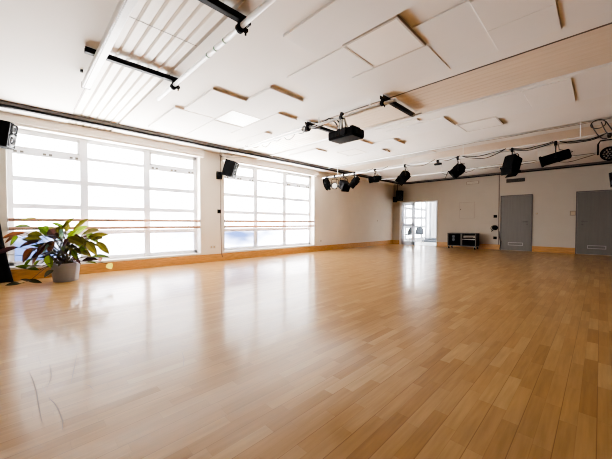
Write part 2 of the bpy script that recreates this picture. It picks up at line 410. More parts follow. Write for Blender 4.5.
# grey doors in the back wall
def grey_door(idx, x0, x1, handle_x, grille):
    root = empty('door_%d' % idx); root['kind'] = 'structure'
    H = 2.12
    fr = MB()
    fr.box(x0 - 0.035, x0, YB - 0.03, YB, 0, H + 0.035, 0.004); fr.box(x1, x1 + 0.035, YB - 0.03, YB, 0, H + 0.035, 0.004)
    fr.box(x0 - 0.035, x1 + 0.035, YB - 0.03, YB, H, H + 0.035, 0.004)
    fr.build('door_frame', M['door_frame'], root)
    lf = MB(); lf.box(x0 + 0.004, x1 - 0.004, YB - 0.022, YB, 0.012, H - 0.004, 0.003)
    leaf = lf.build('door_leaf', M['door'], root)
    h = MB(); d = 1 if handle_x < (x0 + x1) / 2 else -1
    h.cyl((handle_x, YB - 0.02, 1.12), (handle_x, YB - 0.075, 1.12), 0.012); h.cyl((handle_x, YB - 0.07, 1.12), (handle_x + d * 0.14, YB - 0.07, 1.12), 0.010)
    h.cyl((handle_x, YB - 0.02, 1.12), (handle_x, YB - 0.03, 1.12), 0.027); h.cyl((handle_x, YB - 0.02, 1.02), (handle_x, YB - 0.03, 1.02), 0.025)
    h.build('door_handle', M['door_frame'], leaf)
    g0, g1 = grille
    g = MB(); z0, z1 = 0.20, 0.315
    for bb in ((g0, g1, z0, z0 + 0.018), (g0, g1, z1 - 0.018, z1), (g0, g0 + 0.018, z0, z1), (g1 - 0.018, g1, z0, z1)):
        g.box(bb[0], bb[1], YB - 0.032, YB - 0.02, bb[2], bb[3], 0.002)
    gf = g.build('vent_frame', M['alu'], leaf)
    g = MB()
    for k in range(4):
        z = z0 + 0.025 + k * 0.018; g.box(g0 + 0.018, g1 - 0.018, YB - 0.03, YB - 0.02, z, z + 0.011)
    g.build('vent_slats', M['door'], leaf)
    hx = x1 - 0.008 if d == 1 else x0 + 0.008
    for z in (0.25, 1.85):
        hg = MB(); hg.cyl((hx, YB - 0.03, z), (hx, YB - 0.03, z + 0.11), 0.011); hg.build('hinge', M['door_frame'], root)
grey_door(1, -2.79, -1.84, -1.96, (-2.56, -2.08))
grey_door(2, -0.575, 0.395, -0.44, (-0.31, 0.14))

# glazed doorway to the next room
root = empty('door_3'); root['kind'] = 'structure'
q = MB(); x0, x1, zt = DW
q.box(x0 - 0.05, x0 + 0.05, YB - 0.03, YB + 0.16, 0, zt + 0.03, 0.005); q.box(x1 - 0.04, x1 + 0.012, YB - 0.02, YB + 0.16, 0, zt + 0.03, 0.005)
q.box(x0 - 0.05, x1 + 0.012, YB - 0.025, YB + 0.16, zt - 0.03, zt + 0.03, 0.005)
q.build('door_frame', M['white'], root)
lx0, lx1 = x0 + 0.055, x0 + 0.72
q = MB(); y0, y1 = YB + 0.02, YB + 0.07
q.box(lx0, lx0 + 0.11, y0, y1, 0.01, zt - 0.035, 0.004); q.box(lx1 - 0.15, lx1, y0, y1, 0.01, zt - 0.035, 0.004)
q.box(lx0, lx1, y0, y1, 0.01, 0.17, 0.004); q.box(lx0, lx1, y0, y1, zt - 0.14, zt - 0.035, 0.004); q.box(lx0, lx1, y0, y1, 0.93, 1.05, 0.004)
leaf = q.build('door_leaf', M['door_white'], root)
q = MB(); q.box(lx0 + 0.10, lx1 - 0.12, y0 + 0.02, y0 + 0.028, 0.16, zt - 0.13); q.build('door_pane', M['glass'], leaf)
q = MB(); q.box(x0, x1, YB - 0.01, YB + 0.16, -0.01, 0.008); q.build('threshold', M['next_floor'], root)

# next room
NY = 21.0; NX = -3.0
NW = [(14.55, 18.25)]
w = MB(); w.box(XL - 0.05, NX, YB + 0.1, NY, -0.12, 0.0); w.build('floor_next_room', M['next_floor'], kind='structure')
w = MB(); w.box(XL - T, NX, YB + 0.15, NY, 2.9, 3.1); w.build('ceiling_next_room', M['next_wall'], kind='structure')
w = MB()
w.box(XL - T, XL, YB + 0.15, NW[0][0], -0.1, 2.95); w.box(XL - T, XL, NW[0][1], NY, -0.1, 2.95)
w.box(XL - T, XL, NW[0][0], NW[0][1], -0.1, 0.1); w.box(XL - T, XL, NW[0][0], NW[0][1], 2.75, 2.95)
w.build('wall_next_room_left', M['next_wall'], kind='structure')
w = MB(); w.box(XL - T, NX + 0.2, NY, NY + 0.2, -0.1, 3.1); w.build('wall_next_room_back', M['next_wall'], kind='structure')
w = MB(); w.box(NX, NX + 0.2, YB + 0.15, NY, -0.1, 3.1); w.build('wall_next_room_right', M['next_wall'], kind='structure')
root = empty('window_3'); root['kind'] = 'structure'
q = MB(); a, b = NW[0]
xx = XL - 0.2
for y in (a + 0.04, a + 1.0, a + 2.05, a + 3.1, b - 0.04): q.box(xx - 0.03, xx + 0.03, y - 0.09, y + 0.09, 0.1, 2.75, 0.005)
for z in (0.14, 0.86, 1.385, 1.905, 2.43, 2.72): q.box(xx - 0.026, xx + 0.026, a + 0.02, b - 0.02, z - 0.07, z + 0.07, 0.005)
q.build('window_frame', M['door_frame_light'], root)
q = MB(); q.box(xx - 0.004, xx + 0.004, a, b, 0.1, 2.75); q.build('window_pane', M['glass'], root)

# ------------------------------------------------------------------ barres
def barre(a, b, z, label):
    t = thing('ballet_barre', label, 'barre', (XL - 0.02, a, z))
    q = MB(); q.cyl((0, 0, 0), (0, b - a, 0), 0.032, n=14); q.build('rail', M['barre'], t)
    for y in (0.006, b - a - 0.006):
        q = MB(); q.cyl((0, y - 0.006, 0), (0, y + 0.006, 0), 0.046, n=16); q.build('end_flange', M['steel'], t)
barre(-0.122, 3.492, 1.12, 'upper wooden ballet barre across the large window behind the potted plant')
barre(-0.122, 3.492, 0.957, 'lower wooden ballet barre across the large window behind the potted plant')
barre(4.208, 7.912, 1.12, 'upper wooden ballet barre across the far window, nearer the back wall')
barre(4.208, 7.912, 0.957, 'lower wooden ballet barre across the far window, nearer the back wall')

# ------------------------------------------------------------------ ceiling panels and lights
def acoustic(x0, x1, y0, y1, label, th=0.05):
    th = min(th, 0.038)
    if x1 > -3.3: th = min(th, 0.018 + 0.005 * (int(abs(x0) * 100) % 3))
    o = MB(); o.box(x0, x1, y0, y1, ZC - th, ZC - 0.0005, 0.003)
    o = o.build('acoustic_panel', [M['panel'], M['panel_edge_shade']])
    for p in o.data.polygons:
        if abs(p.normal.x) > 0.9 and x1 < -3.3: p.material_index = 1
    return tag(o, label, 'ceiling panel', 'white acoustic ceiling panels')
def light_panel(x0, x1, y0, y1, label, on=False, zb=-0.034):
    cx, cy = (x0 + x1) / 2, (y0 + y1) / 2
    t = thing('ceiling_light', label, 'light', (cx, cy, ZC)); hx, hy = (x1 - x0) / 2, (y1 - y0) / 2
    q = MB(); e = 0.022
    for bx in ((-hx, hx, -hy, -hy + e), (-hx, hx, hy - e, hy), (-hx, -hx + e, -hy + e, hy - e), (hx - e, hx, -hy + e, hy - e)): q.box(*bx, zb, -0.0005, 0.002)
    q.build('frame', M['led_frame'], t)
    q = MB(); q.box(-hx + e, hx - e, -hy + e, hy - e, zb + 0.004, -0.004); q.build('diffuser', M['led_on'] if on else M['led'], t)
light_panel(-5.10, -4.46, 2.64, 3.27, 'bright white square ceiling light among panels above the window wall pier', True)
light_panel(-2.02, -1.37, 2.56, 3.20, 'large cream square ceiling light with grey rim, above the middle of the floor')
light_panel(-2.04, -1.37, 6.25, 6.85, 'grey square ceiling light just before the row of spotlights', zb=-0.022)
light_panel(-5.10, -4.50, 6.25, 6.79, 'pale bluish square ceiling light behind the hanging projector')
for a in (
    (-5.01, -3.97, 2.04, 2.62, 'white ceiling panel with shade-brown end edge, on near side of the bright ceiling light'),
    (-6.45, -5.03, 1.90, 2.62, 'narrow-ended white ceiling panel beside the end of the grooved strip, near windows'),
    (-4.44, -3.35, 2.60, 3.26, 'white ceiling panel touching the room-side edge of the bright ceiling light'),
    (-5.60, -4.02, 3.28, 3.74, 'white ceiling panel between bright ceiling light and the projector cables'),
    (-6.20, -5.05, 3.76, 3.97, 'thin white ceiling panel strip next to the projector cable run, near windows'),
    (-6.45, -5.12, 2.64, 3.26, 'white ceiling panel between the bright ceiling light and the curtain track'),
    (-2.36, -1.00, 2.00, 2.54, 'off-white ceiling panel along near edge of the large cream ceiling light'),
    (-3.00, -2.04, 2.60, 3.20, 'off-white ceiling panel on the window side of the large cream ceiling light'),
    (-2.38, -1.36, 3.22, 3.91, 'off-white ceiling panel between the large cream light and the projector bar end'),
    (-1.358, -0.842, 2.84, 3.90, 'off-white ceiling panel on far-from-window side of the large cream ceiling light'),
    (-0.838, -0.304, 2.86, 3.408, 'square off-white ceiling panel at the top edge, second along from cream light'),
    (-0.838, -0.304, 3.412, 3.90, 'small off-white ceiling panel against the dark ceiling joint, top right'),
    (-0.30, 0.50, 2.86, 3.90, 'off-white ceiling panel in the top right corner of the view'),
    (-3.25, -2.06, 5.60, 6.23, 'faint off-white ceiling panel beyond the end of the projector bar'),
    (-1.365, -0.842, 5.305, 6.36, 'off-white ceiling panel touching the grey square ceiling light'),
    (-0.838, -0.306, 5.305, 6.36, 'middle off-white ceiling panel of the three past the second grooved strip'),
    (-0.302, 0.60, 5.305, 6.40, 'rightmost off-white ceiling panel past the second grooved strip'),
    (-4.48, -3.39, 6.20, 6.74, 'white ceiling panel with shade-brown end, right of the pale bluish ceiling light'),
    (-5.20, -4.05, 6.81, 7.24, 'white ceiling panel with shade-brown end, beyond the pale bluish ceiling light'),
    (-5.00, -3.97, 5.70, 6.22, 'white ceiling panel with shade-brown end, just behind the projector'),
    (-6.30, -5.25, 5.55, 6.00, 'small white ceiling panel with shade-brown end, left of the projector')):
    acoustic(*a)
acoustic(-4.60, -3.20, 7.90, 8.24, 'pale flat rectangle on the ceiling just above the lighting bar hanger', 0.02)  # thin pale slab marks a paler rectangle of ceiling
acoustic(-3.35, -2.45, 5.34, 5.50, 'narrow bright ceiling panel strip past the projector bar end', 0.02)

# ------------------------------------------------------------------ pipes, bars, cables on the ceiling
t = thing('ceiling_tube', 'thick white tube under the ceiling, nearest to the camera on the left', 'tube', (-4.94, 0.69, 2.91))
q = MB(); q.box(0, 6.4, -0.046, 0.046, -0.03, 0.045, 0.012); q.build('tube', M['pipe'], t)
q = MB(); q.box(-0.008, 0.012, -0.05, 0.05, -0.034, 0.049, 0.006); q.build('end_cap', M['chrome_trim'], t)
q = MB(); q.box(0.02, 6.38, -0.030, -0.020, -0.0315, -0.029); q.build('slot', M['rail'], t)
for x in (0.9, 3.2, 5.6):
    q = MB(); q.box(x, x + 0.03, -0.012, 0.012, 0.04, 0.11); q.build('hanger', M['pipe'], t)
q = MB(); q.box(-6.45, -4.95, 0.722, 0.734, ZC - 0.006, ZC - 0.0005)
tag(q.build('joint_strip', M['grey_cable']), 'thin grey ceiling joint line continuing from the thick white tube', 'joint strip')

def pipe(name, label, a, b, r, z_h=None, hang=(), m='pipe', extra=None):
    t = thing(name, label, 'pipe', a)
    d = Vector(b) - Vector(a)
    q = MB(); q.cyl((0, 0, 0), d, r, n=20); q.build('pipe', M[m], t)
    if hang:
        for x in hang:
            q = MB(); q.cyl((x - a[0], 0, r * 0.5), (x - a[0], 0, ZC - a[2]), 0.007, n=8); q.build('hanger', M['pipe'], t)
    return t
t = pipe('scaffold_pipe', 'white scaffold pipe clamped beneath the nearest grooved ceiling strip', (-4.66, 1.52, 2.90), (1.4, 1.52, 2.90), 0.025, hang=(0.5,))
for x in (0, 0.17, 0.36):
    q = MB(); q.cyl((1.59 + x, 0, 0), (1.61 + x, 0, 0), 0.027, n=20); q.build('tape_band', M['green_mark'], t)
pipe('projector_pipe', 'long white pipe that carries the black projector', (-6.15, 4.0, 2.88), (-2.16, 4.0, 2.88), 0.024, hang=(-6.0, -3.7, -2.6))
pipe('lighting_pipe', 'white lighting pipe carrying the row of black spotlights', (-7.0, 7.75, 2.66), (0.55, 7.75, 2.66), 0.024, hang=(-6.3, -3.94, -2.385, -0.3))
pipe('conduit_pipe', 'pale conduit fixed to the ceiling straight above the row of spotlights', (-6.7, 7.75, 2.985), (0.12, 7.75, 2.99), 0.012, m='pipe')
pipe('edge_pipe', 'thin white pipe along far edge of the grooved strip beyond the projector', (-5.6, 4.98, 2.955), (-2.2, 4.98, 2.955), 0.012, hang=(-5.4, -3.9, -2.3))
pipe('back_pipe', 'thin pale pipe hung between the spotlights and the back wall', (-6.2, 9.9, 2.725), (1.2, 9.9, 2.725), 0.013, hang=(-6.0, -3.7, -1.2, 0.9))

def crossbar(x, y0, y1, label, pipe_y, z=2.975):
    t = thing('cross_bar', label, 'bar', (x, y0, z))
    q = MB(); q.box(-0.03, 0.03, 0, y1 - y0, -0.028, -0.018, 0.002); q.box(-0.03, -0.022, 0, y1 - y0, -0.028, 0.03, 0.002); q.box(0.022, 0.03, 0, y1 - y0, -0.028, 0.03, 0.002)
    q.build('channel', M['black'], t)
    q = MB(); py = pipe_y - y0
    q.cyl((-0.028, py, -0.085), (0.028, py, -0.085), 0.042, n=20); q.box(-0.025, 0.025, py - 0.02, py + 0.02, -0.06, -0.018, 0.003)
    q.box(-0.02, 0.02, py + 0.03, py + 0.075, -0.10, -0.07, 0.003); q.cyl((0, py + 0.055, -0.13), (0, py + 0.055, -0.04), 0.010, n=10)
    q.build('pipe_clamp', M['black_soft'], t)
    for yb in (0.12, y1 - y0 - 0.14):
        q = MB(); q.cyl((0, yb, 0.0), (0, yb, ZC - z), 0.012, n=8); q.build('ceiling_bolt', M['black'], t)
crossbar(-4.05, 0.56, 1.60, 'black cross bar under the grooved strip, nearer the windows', 1.52)
crossbar(-2.41, 0.60, 1.62, 'black cross bar at the top edge of the photo under the grooved strip', 1.52)
crossbar(-2.37, 3.96, 5.03, 'black cross bar at the room-side end of the projector pipe', 4.0)
crossbar(-4.00, 3.96, 4.90, 'black cross bar hidden partly behind the projector', 4.0)
q = MB(); q.box(-4.72, -4.68, 0.60, 0.63, 2.985, ZC - 0.0005, 0.004)
tag(q.build('ceiling_bracket', M['black']), 'tiny black bracket on the ceiling left of the thick white tube', 'bracket')

# curtain track round the room
path = [(-6.8, YF + 0.1, 0), (-6.8, 12.85, 0)]
for k in range(1, 9):
    t_ = R(90 * k / 8); path.append((-6.8 + 0.40 * (1 - math.cos(t_)), 12.85 + 0.40 * math.sin(t_), 0))
path += [(XR - 0.1, 13.25, 0)]
t = thing('curtain_track', 'dark curtain track running along the window wall and round to the back wall', 'curtain track', (0, 0, 2.945))
q = MB(); q.sweep(path, [(-0.055, 0.02), (0.055, 0.02), (0.055, 0.0745), (-0.055, 0.0745)]); q.build('track_board', M['rail'], t)
q = MB(); q.sweep(path, [(-0.035, -0.02), (0.035, -0.02), (0.035, 0.02), (-0.035, 0.02)]); q.build('track_channel', M['black'], t)

def sag(a, b, drop, n=14, jig=0.0, seed=0):
    rnd = random.Random(seed); a, b = Vector(a), Vector(b); out = []
    ph = rnd.random() * 6
    for i in range(n + 1):
        u = i / n; p = a.lerp(b, u); p.z -= drop * 4 * u * (1 - u)
        p.z += jig * math.sin(u * 9 + ph) * math.sin(math.pi * u); p.y += jig * math.cos(u * 7 + ph) * math.sin(math.pi * u)
        out.append(p)
    return out
def cable(label, runs, r=0.008, m='cable'):
    q = MB()
    for k, pts in enumerate(runs): q.tube(pts, r, 6)
    return tag(q.build('cable', M[m]), label, 'cable')
# projector cable run
run = []
xs = [-5.95, -5.55, -5.15, -4.75, -4.35, -3.98]
for k, (a, b) in enumerate(zip(xs, xs[1:])): run.append(sag((a, 4.03, 2.9), (b, 4.03, 2.9), 0.06 + 0.05 * (k % 2), 10, 0.01, k))
run.append(sag((-6.15, 4.0, 2.96), (-5.95, 4.03, 2.9), 0.02)); 
cable('black cable looped along the window end of the projector pipe', run)
q = [sag((-3.98, 3.98, 2.90), (-3.45, 3.99, 2.93), 0.03, 10, 0.02, 3), sag((-3.98, 4.02, 2.88), (-3.40, 4.02, 2.92), 0.05, 10, 0.02, 4), sag((-3.45, 3.99, 2.93), (-3.22, 4.03, 2.66), -0.05, 10), sag((-3.40, 4.02, 2.92), (-3.17, 4.06, 2.66), -0.07, 10)]
cable('thick black cable bundle running down into the projector', q, 0.014)
t = tag(empty('coupler', (-3.98, 4.0, 2.88)), 'black clamp with coiled cable on projector pipe, window side of projector', 'clamp')
q = MB(); q.cyl((-0.04, 0, 0), (0.04, 0, 0), 0.045, n=16); q.box(-0.03, 0.03, -0.07, 0.02, -0.06, -0.02, 0.005); q.build('clamp_body', M['black_soft'], t)
q = MB()
for k in range(3): q.tube([(0.06 * math.cos(u) - 0.08, 0.03 * (k - 1), 0.05 * math.sin(u) + 0.005) for u in [i * 0.42 for i in range(15)]], 0.010, 6)
q.build('cable_coil', M['cable'], t)

# cables on the lighting pipe
Z = 2.69; Y = 7.75
runs = []
for k, (a, b, d) in enumerate(((-3.85, -3.05, .10), (-2.95, -2.45, .05), (-2.40, -1.5, .13), (-2.40, -1.5, .06), (-1.45, -0.65, .09), (-0.6, 0.05, .09), (-0.6, 0.05, .06), (-1.4, -0.7, .05))):
    runs.append(sag((a, Y - 0.03, Z), (b, Y - 0.03, Z + 0.02), d, 12, 0.012, k))
cable('black cables sagging between the spotlights on the lighting pipe', runs, 0.009)
runs = []
for k, (a, b, d) in enumerate(((-6.6, -6.1, .10), (-6.2, -5.7, .12), (-5.5, -4.9, .04), (-4.9, -4.4, .05))): runs.append(sag((a, Y - 0.03, Z), (b, Y - 0.03, Z + 0.03), d, 10, 0.015, k + 20))
cable('black cables tangled over the spotlight cluster near the far window', runs, 0.008)
runs = []
for k, (a, b, d) in enumerate(((-3.7, -3.25, .08), (-3.25, -2.7, .10), (-2.7, -1.9, .05), (-1.1, -0.1, .10), (-1.9, -1.2, .05))): runs.append(sag((a, 9.9, 2.72), (b, 9.9, 2.72), d, 12, 0.02, k + 40))
cable('thin dark cable hanging in waves behind the spotlights', runs + [[(-3.7 + 0.45 * k, 9.9, 2.741) for k in range(9)]], 0.007)
cable('thin black cable along the conduit above the spotlights', [sag((-6.5 + 1.1 * k, 7.72, 2.97), (-5.4 + 1.1 * k, 7.72, 2.97), 0.015, 6) for k in range(6)], 0.004, 'grey_cable')
loop = [[(-0.06 + 0.10 * math.cos(u), Y - 0.04, 3.02 - 0.12 + 0.08 * math.sin(u)) for u in [i * 0.45 for i in range(16)]],
        sag((-0.15, Y - 0.03, 2.93), (0.06, Y - 0.02, 2.62), 0.10, 12), sag((-0.02, Y - 0.05, 2.93), (0.10, Y - 0.05, 2.66), 0.05, 12), sag((0.04, Y - 0.03, 2.93), (0.2, Y, 2.6), 0.0, 8)]
cable('coil of black cable hanging from ceiling above the round spotlight', loop, 0.009)

# ------------------------------------------------------------------ projector
t = thing('projector', 'black ceiling projector hanging from the white pipe', 'projector', (-3.12, 4.06, 2.50))
q = MB(); q.box(-0.27, 0.27, -0.17, 0.17, 0.0, 0.145, 0.025); q.build('body', M['black_soft'], t)
q = MB(); q.box(-0.25, 0.25, -0.155, 0.155, -0.004, 0.003, 0.0); q.build('bottom_plate', M['black'], t)
q = MB(); q.cyl((0.08, -0.16, 0.075), (0.08, -0.20, 0.075), 0.055, 0.06, n=24); ln = q.build('lens_ring', M['black'], t)
q = MB(); q.cyl((0.08, -0.185, 0.075), (0.08, -0.203, 0.075), 0.045, n=24); q.build('lens', M['lens_dark'], ln)
q = MB()
for k in range(7): q.box(-0.22 + k * 0.03, -0.205 + k * 0.03, -0.173, -0.165, 0.04, 0.11)
q.build('side_vent', M['black'], t)
q = MB()
for k in range(7): q.box(0.266, 0.274, -0.12 + k * 0.035, -0.10 + k * 0.035, 0.04, 0.11)
q.build('front_vent', M['black'], t)
for x in (-0.2, -0.08, 0.06, 0.2):
    q = MB(); q.box(x - 0.03, x + 0.03, -0.12, 0.10, 0.14, 0.175, 0.006); q.build('mount_plate', M['black'], t)
for x, y in ((-0.12, -0.06), (-0.12, 0.02), (0.04, -0.06), (0.04, 0.02)):
    q = MB(); q.cyl((x, y, 0.16), (x * 0.5 - 0.02, -0.05, 0.38), 0.012, n=8); q.build('suspension_rod', M['alu'], t)
q = MB(); q.cyl((-0.04, -0.06, 0.16), (-0.04, -0.06, 0.40), 0.022, n=12); q.build('suspension_pole', M['alu'], t)
q = MB(); q.cyl((-0.075, -0.06, 0.38), (-0.01, -0.06, 0.38), 0.042, n=16); q.box(-0.06, -0.02, -0.09, -0.03, 0.38, 0.46, 0.005); q.build('pipe_clamp', M['black'], t)

# ------------------------------------------------------------------ spotlights
def spot(label, x, fwd, L=0.30, r=0.10, drop=0.30, doors=0, boxy=False, lens='lens_dark', arm=False, hookz=2.66, y=7.75, plate=False, short=False):
    t = thing('spotlight', label, 'spotlight', (x, y, hookz), 0, 'black spotlights on the lighting pipe')
    f_ = Vector(fwd).normalized()
    c_ = Vector((0, 0, -drop))
    side = f_.cross(Vector((0, 0, 1)));
    if side.length < 0.05: side = Vector((0, 1, 0))
    side.normalize(); up = side.cross(f_).normalized()
    Mx = Matrix((side, up, -f_)).transposed().to_4x4(); Mx.translation = c_       # local -z = beam
    # hook clamp
    q = MB(); q.cyl((-0.025, 0, 0), (0.025, 0, 0), 0.040, n=16); q.box(-0.02, 0.02, -0.045, 0.045, 0.0, 0.05, 0.006); q.cyl((0, 0, -0.03), (0, 0, -0.10), 0.012, n=10)
    q.build('hook_clamp', M['black'], t)
    # yoke
    q = MB(); h = r + 0.018
    hs = Vector((side.x, side.y, 0)).normalized()
    A = c_ + hs * h; B = c_ - hs * h
    topz = -0.10
    q.tube([A, (A.x, A.y, topz - 0.03), (A.x * 0.8, A.y * 0.8, topz), (B.x * 0.8, B.y * 0.8, topz), (B.x, B.y, topz - 0.03), B], 0.009, 8)
    q.cyl(A - hs * 0.02, A + hs * 0.025, 0.022, n=10); q.cyl(B + hs * 0.02, B - hs * 0.025, 0.022, n=10)
    q.build('yoke', M['black'], t)
    q = MB()
    if boxy:
        vs = q.box(-r, r, -r, r, -L * 0.5, L * 0.5, 0.025); bmesh.ops.transform(q.bm, matrix=Mx, verts=vs)
        vs = q.box(-r * 1.12, r * 1.12, -r * 1.12, r * 1.12, -L * 0.5 - 0.02, -L * 0.5 + 0.02, 0.004); bmesh.ops.transform(q.bm, matrix=Mx, verts=vs)
    else:
        q.lathe([(0, L * .5), (r * .55, L * .5), (r * .75, L * .42), (r * .9, L * .2), (r, -L * .05), (r, -L * .47), (r * 1.12, -L * .47), (r * 1.12, -L * .5), (r * .9, -L * .5), (r * .88, -L * .44), (0, -L * .43)], n=24, mat4=Mx)
        for k in (-1, 1):
            vs = q.box(-r * .5, r * .5, k * r * .8, k * r * 1.06, -L * .1, L * .3, 0.004); bmesh.ops.transform(q.bm, matrix=Mx, verts=vs)
    hb = q.build('housing', M['black_soft'], t)
    q = MB(); q.lathe([(0, -L * .455 - (0.03 if boxy else 0)), (r * .5, -L * .45 - (0.03 if boxy else 0)), (r * .86, -L * .44 - (0.02 if boxy else 0))], n=24, mat4=Mx); q.build('lens', M[lens], hb)
    if doors:
        for k in range(doors):
            q = MB(); ang = (0, math.pi, math.pi / 2, -math.pi / 2)[k]
            vs = q.box(-r * .95, r * .95, r * 1.05, r * 1.05 + 0.008, -L * .5 - r * 1.3, -L * .5 + 0.005)
            bmesh.ops.rotate(q.bm, cent=(0, r * 1.05, -L * .5), matrix=Matrix.Rotation(R(-28), 3, 'X'), verts=vs)
            bmesh.ops.rotate(q.bm, cent=(0, 0, 0), matrix=Matrix.Rotation(ang, 3, 'Z'), verts=vs)
            bmesh.ops.transform(q.bm, matrix=Mx, verts=vs)
            q.build('barn_door', M['black_soft'], t)
    q = MB(); q.tube([Mx @ Vector((0, 0, L * .48)), Mx @ Vector((0, .02, L * .48 + .05)), (0.05, 0.03, -0.12), (0.04, 0.0, 0.0)], 0.007, 6); q.build('power_cable', M['cable'], t)
    return t
spot('flat round black spotlight seen edge-on, first on the pipe by the far window', -6.76, (-0.9, -0.3, -0.25), 0.14, 0.20, 0.17 + 0.05)
spot('small black spotlight with pale round lens, in the cluster near the far window', -6.42, (0.50, -0.84, -0.10), 0.22, 0.105, 0.32, lens='lens')
spot('bulky black spotlight in the cluster, right of the one with pale lens', -6.03, (0.75, -0.2, -0.5), 0.30, 0.135, 0.34, boxy=True)
spot('black spotlight tilted steeply down, last of the cluster by the far window', -5.60, (-0.55, -0.3, -0.72), 0.40, 0.105, 0.28)
spot('short horizontal black spotlight alone in front of the curtain track bend', -4.84, (-0.95, -0.3, -0.12), 0.36, 0.09, 0.26)
spot('black spotlight with opened flaps above the glazed doorway', -3.88, (-0.55, -0.35, -0.75), 0.26, 0.13, 0.27, doors=3)
spot('black spotlight with one flap out to the left, right of the doorway', -2.50, (-0.65, -0.25, -0.62), 0.34, 0.125, 0.30, doors=1)
spot('upright boxy black spotlight above the first grey door', -1.39, (-0.15, -0.30, -0.9), 0.30, 0.125, 0.29, boxy=True, doors=2)
spot('long black profile spotlight lying level, right of the upright boxy one', -0.66, (-0.93, -0.10, -0.24), 0.46, 0.09, 0.28, boxy=True)

# LED par, right picture edge
t = thing('led_spotlight', 'round black spotlight with dotted face at the right picture edge', 'spotlight', (0.09, 7.75, 2.66), 0, 'black spotlights on the lighting pipe')
q = MB(); q.cyl((-0.025, 0, 0), (0.025, 0, 0), 0.040, n=16); q.box(-0.03, 0.03, -0.045, 0.045, -0.02, 0.05, 0.006); q.build('hook_clamp', M['black'], t)
fwd = Vector((0.1, -0.92, -0.25)).normalized(); side = fwd.cross(Vector((0, 0, 1))).normalized(); up = side.cross(fwd)
Mx = Matrix((side, up, -fwd)).transposed().to_4x4(); Mx.translation = Vector((0, 0, -0.32))
q = MB(); q.lathe([(0, .12), (.08, .12), (.11, .06), (.125, -.02), (.125, -.09), (.117, -.09), (.113, -.075), (0, -.075)], n=28, mat4=Mx); hb = q.build('housing', M['black_soft'], t)
q = MB()
for rr_, nn in ((0.0, 1), (0.04, 6), (0.08, 12)):
    for k in range(nn):
        a_ = 2 * math.pi * k / nn; q.lathe([(0, -.086), (.011, -.084), (.014, -.076)], (rr_ * math.cos(a_), rr_ * math.sin(a_), 0), n=10, mat4=Mx)
q.build('led_lenses', M['led_dot'], hb)
q = MB(); h = 0.145
q.tube([(-h, 0, -.33), (-h, 0, -.13), (-h * .8, 0, -.07), (h * .8, 0, -.07), (h, 0, -.13), (h, 0, -.33)], 0.014, 8); q.build('yoke', M['black'], t)
# small bare clamp
t = thing('hook_clamp', 'small empty black clamp on the lighting pipe, right of the doorway spotlight', 'clamp', (-2.98, 7.75, 2.66))
q = MB(); q.cyl((-0.03, 0, 0), (0.03, 0, 0), 0.040, n=16); q.build('clamp_ring', M['black'], t)
q = MB(); q.box(-0.09, 0.09, -0.03, 0.03, -0.10, -0.05, 0.008); q.cyl((0, 0, -0.03), (0, 0, -0.06), 0.012, n=8); q.build('clamp_block', M['black'], t)

# ------------------------------------------------------------------ loudspeakers
def speaker(label, loc, rz, size, pitch, cones=True, wall_to=None, hang_to=None):
    w_, d_, h_ = size
    t = thing('loudspeaker', label, 'loudspeaker', loc, rz)
    rot = Matrix.Rotation(pitch, 3, 'X')
    q = MB(); vs = q.box(-w_ / 2, w_ / 2, -d_ / 2, d_ / 2, -h_ / 2, h_ / 2, 0.012)
    bmesh.ops.rotate(q.bm, cent=(0, 0, 0), matrix=rot, verts=q.bm.verts[:]); cb = q.build('cabinet', M['black_soft'], t)
    def disc(r_, z_, nm, m_, ring=True):
        q = MB(); base = Matrix.Translation((0, -d_ / 2, z_)) @ Matrix.Rotation(R(90), 4, 'X')
        q.lathe([(0, -0.002), (r_ * .3, 0.004), (r_ * .35, -0.012), (r_ * .8, 0.008), (r_ * .9, 0.016), (r_, 0.012), (r_ * 1.1, 0.012), (r_ * 1.12, -0.004)], n=24, mat4=rot.to_4x4() @ base); q.build(nm, M[m_], cb)
    disc(w_ * 0.36, -h_ * 0.17, 'woofer', 'cone'); disc(w_ * 0.2, h_ * 0.28, 'tweeter', 'cone')
    if cones:
        q = MB(); q.box(-w_ * .42, w_ * .42, -d_ / 2 - 0.004, -d_ / 2 + 0.004, -h_ * .47, -h_ * .43); q.box(-w_ * .46, -w_ * .43, -d_ / 2 - 0.006, -d_ / 2, -h_ * .45, h_ * .45); q.box(w_ * .43, w_ * .46, -d_ / 2 - 0.006, -d_ / 2, -h_ * .45, h_ * .45)
        bmesh.ops.rotate(q.bm, cent=(0, 0, 0), matrix=rot, verts=q.bm.verts[:]); q.build('baffle_trim', M['cone'], cb)
    inv = Matrix.Rotation(-rz, 3, 'Z')
    if wall_to:
        p = inv @ (Vector(wall_to) - Vector(loc)); q = MB(); q.cyl((0, d_ * .3, 0), p, 0.018, n=10); q.build('bracket_arm', M['black'], t)
    if hang_to:
        p = inv @ (Vector(hang_to) - Vector(loc)); q = MB(); q.cyl((p.x, p.y, h_ * .3), p, 0.014, n=10); q.build('hanging_rod', M['black'], t)
    return t
speaker('black loudspeaker at left photo edge above the black curtain', (-7.02, -0.19, 2.535), R(158), (0.27, 0.34, 0.42), R(8), True, wall_to=(XL + 0.005, -0.19, 2.55))
speaker('black loudspeaker on the wall between the two windows', (-7.22, 4.21, 2.56), R(128), (0.29, 0.30, 0.44), R(17), True, wall_to=(XL + 0.02, 4.04, 2.40))
q = MB(); q.box(XL, XL + 0.05, 3.955, 4.115, 2.29, 2.50, 0.006); tag(q.build('wall_box', M['black']), 'square black wall box below the loudspeaker between windows', 'wall box')
speaker('black loudspeaker in the far corner above the glazed doorway', (-6.98, 13.38, 2.42), R(40), (0.30, 0.32, 0.48), R(12), True, hang_to=(-7.12, 13.42, ZC))
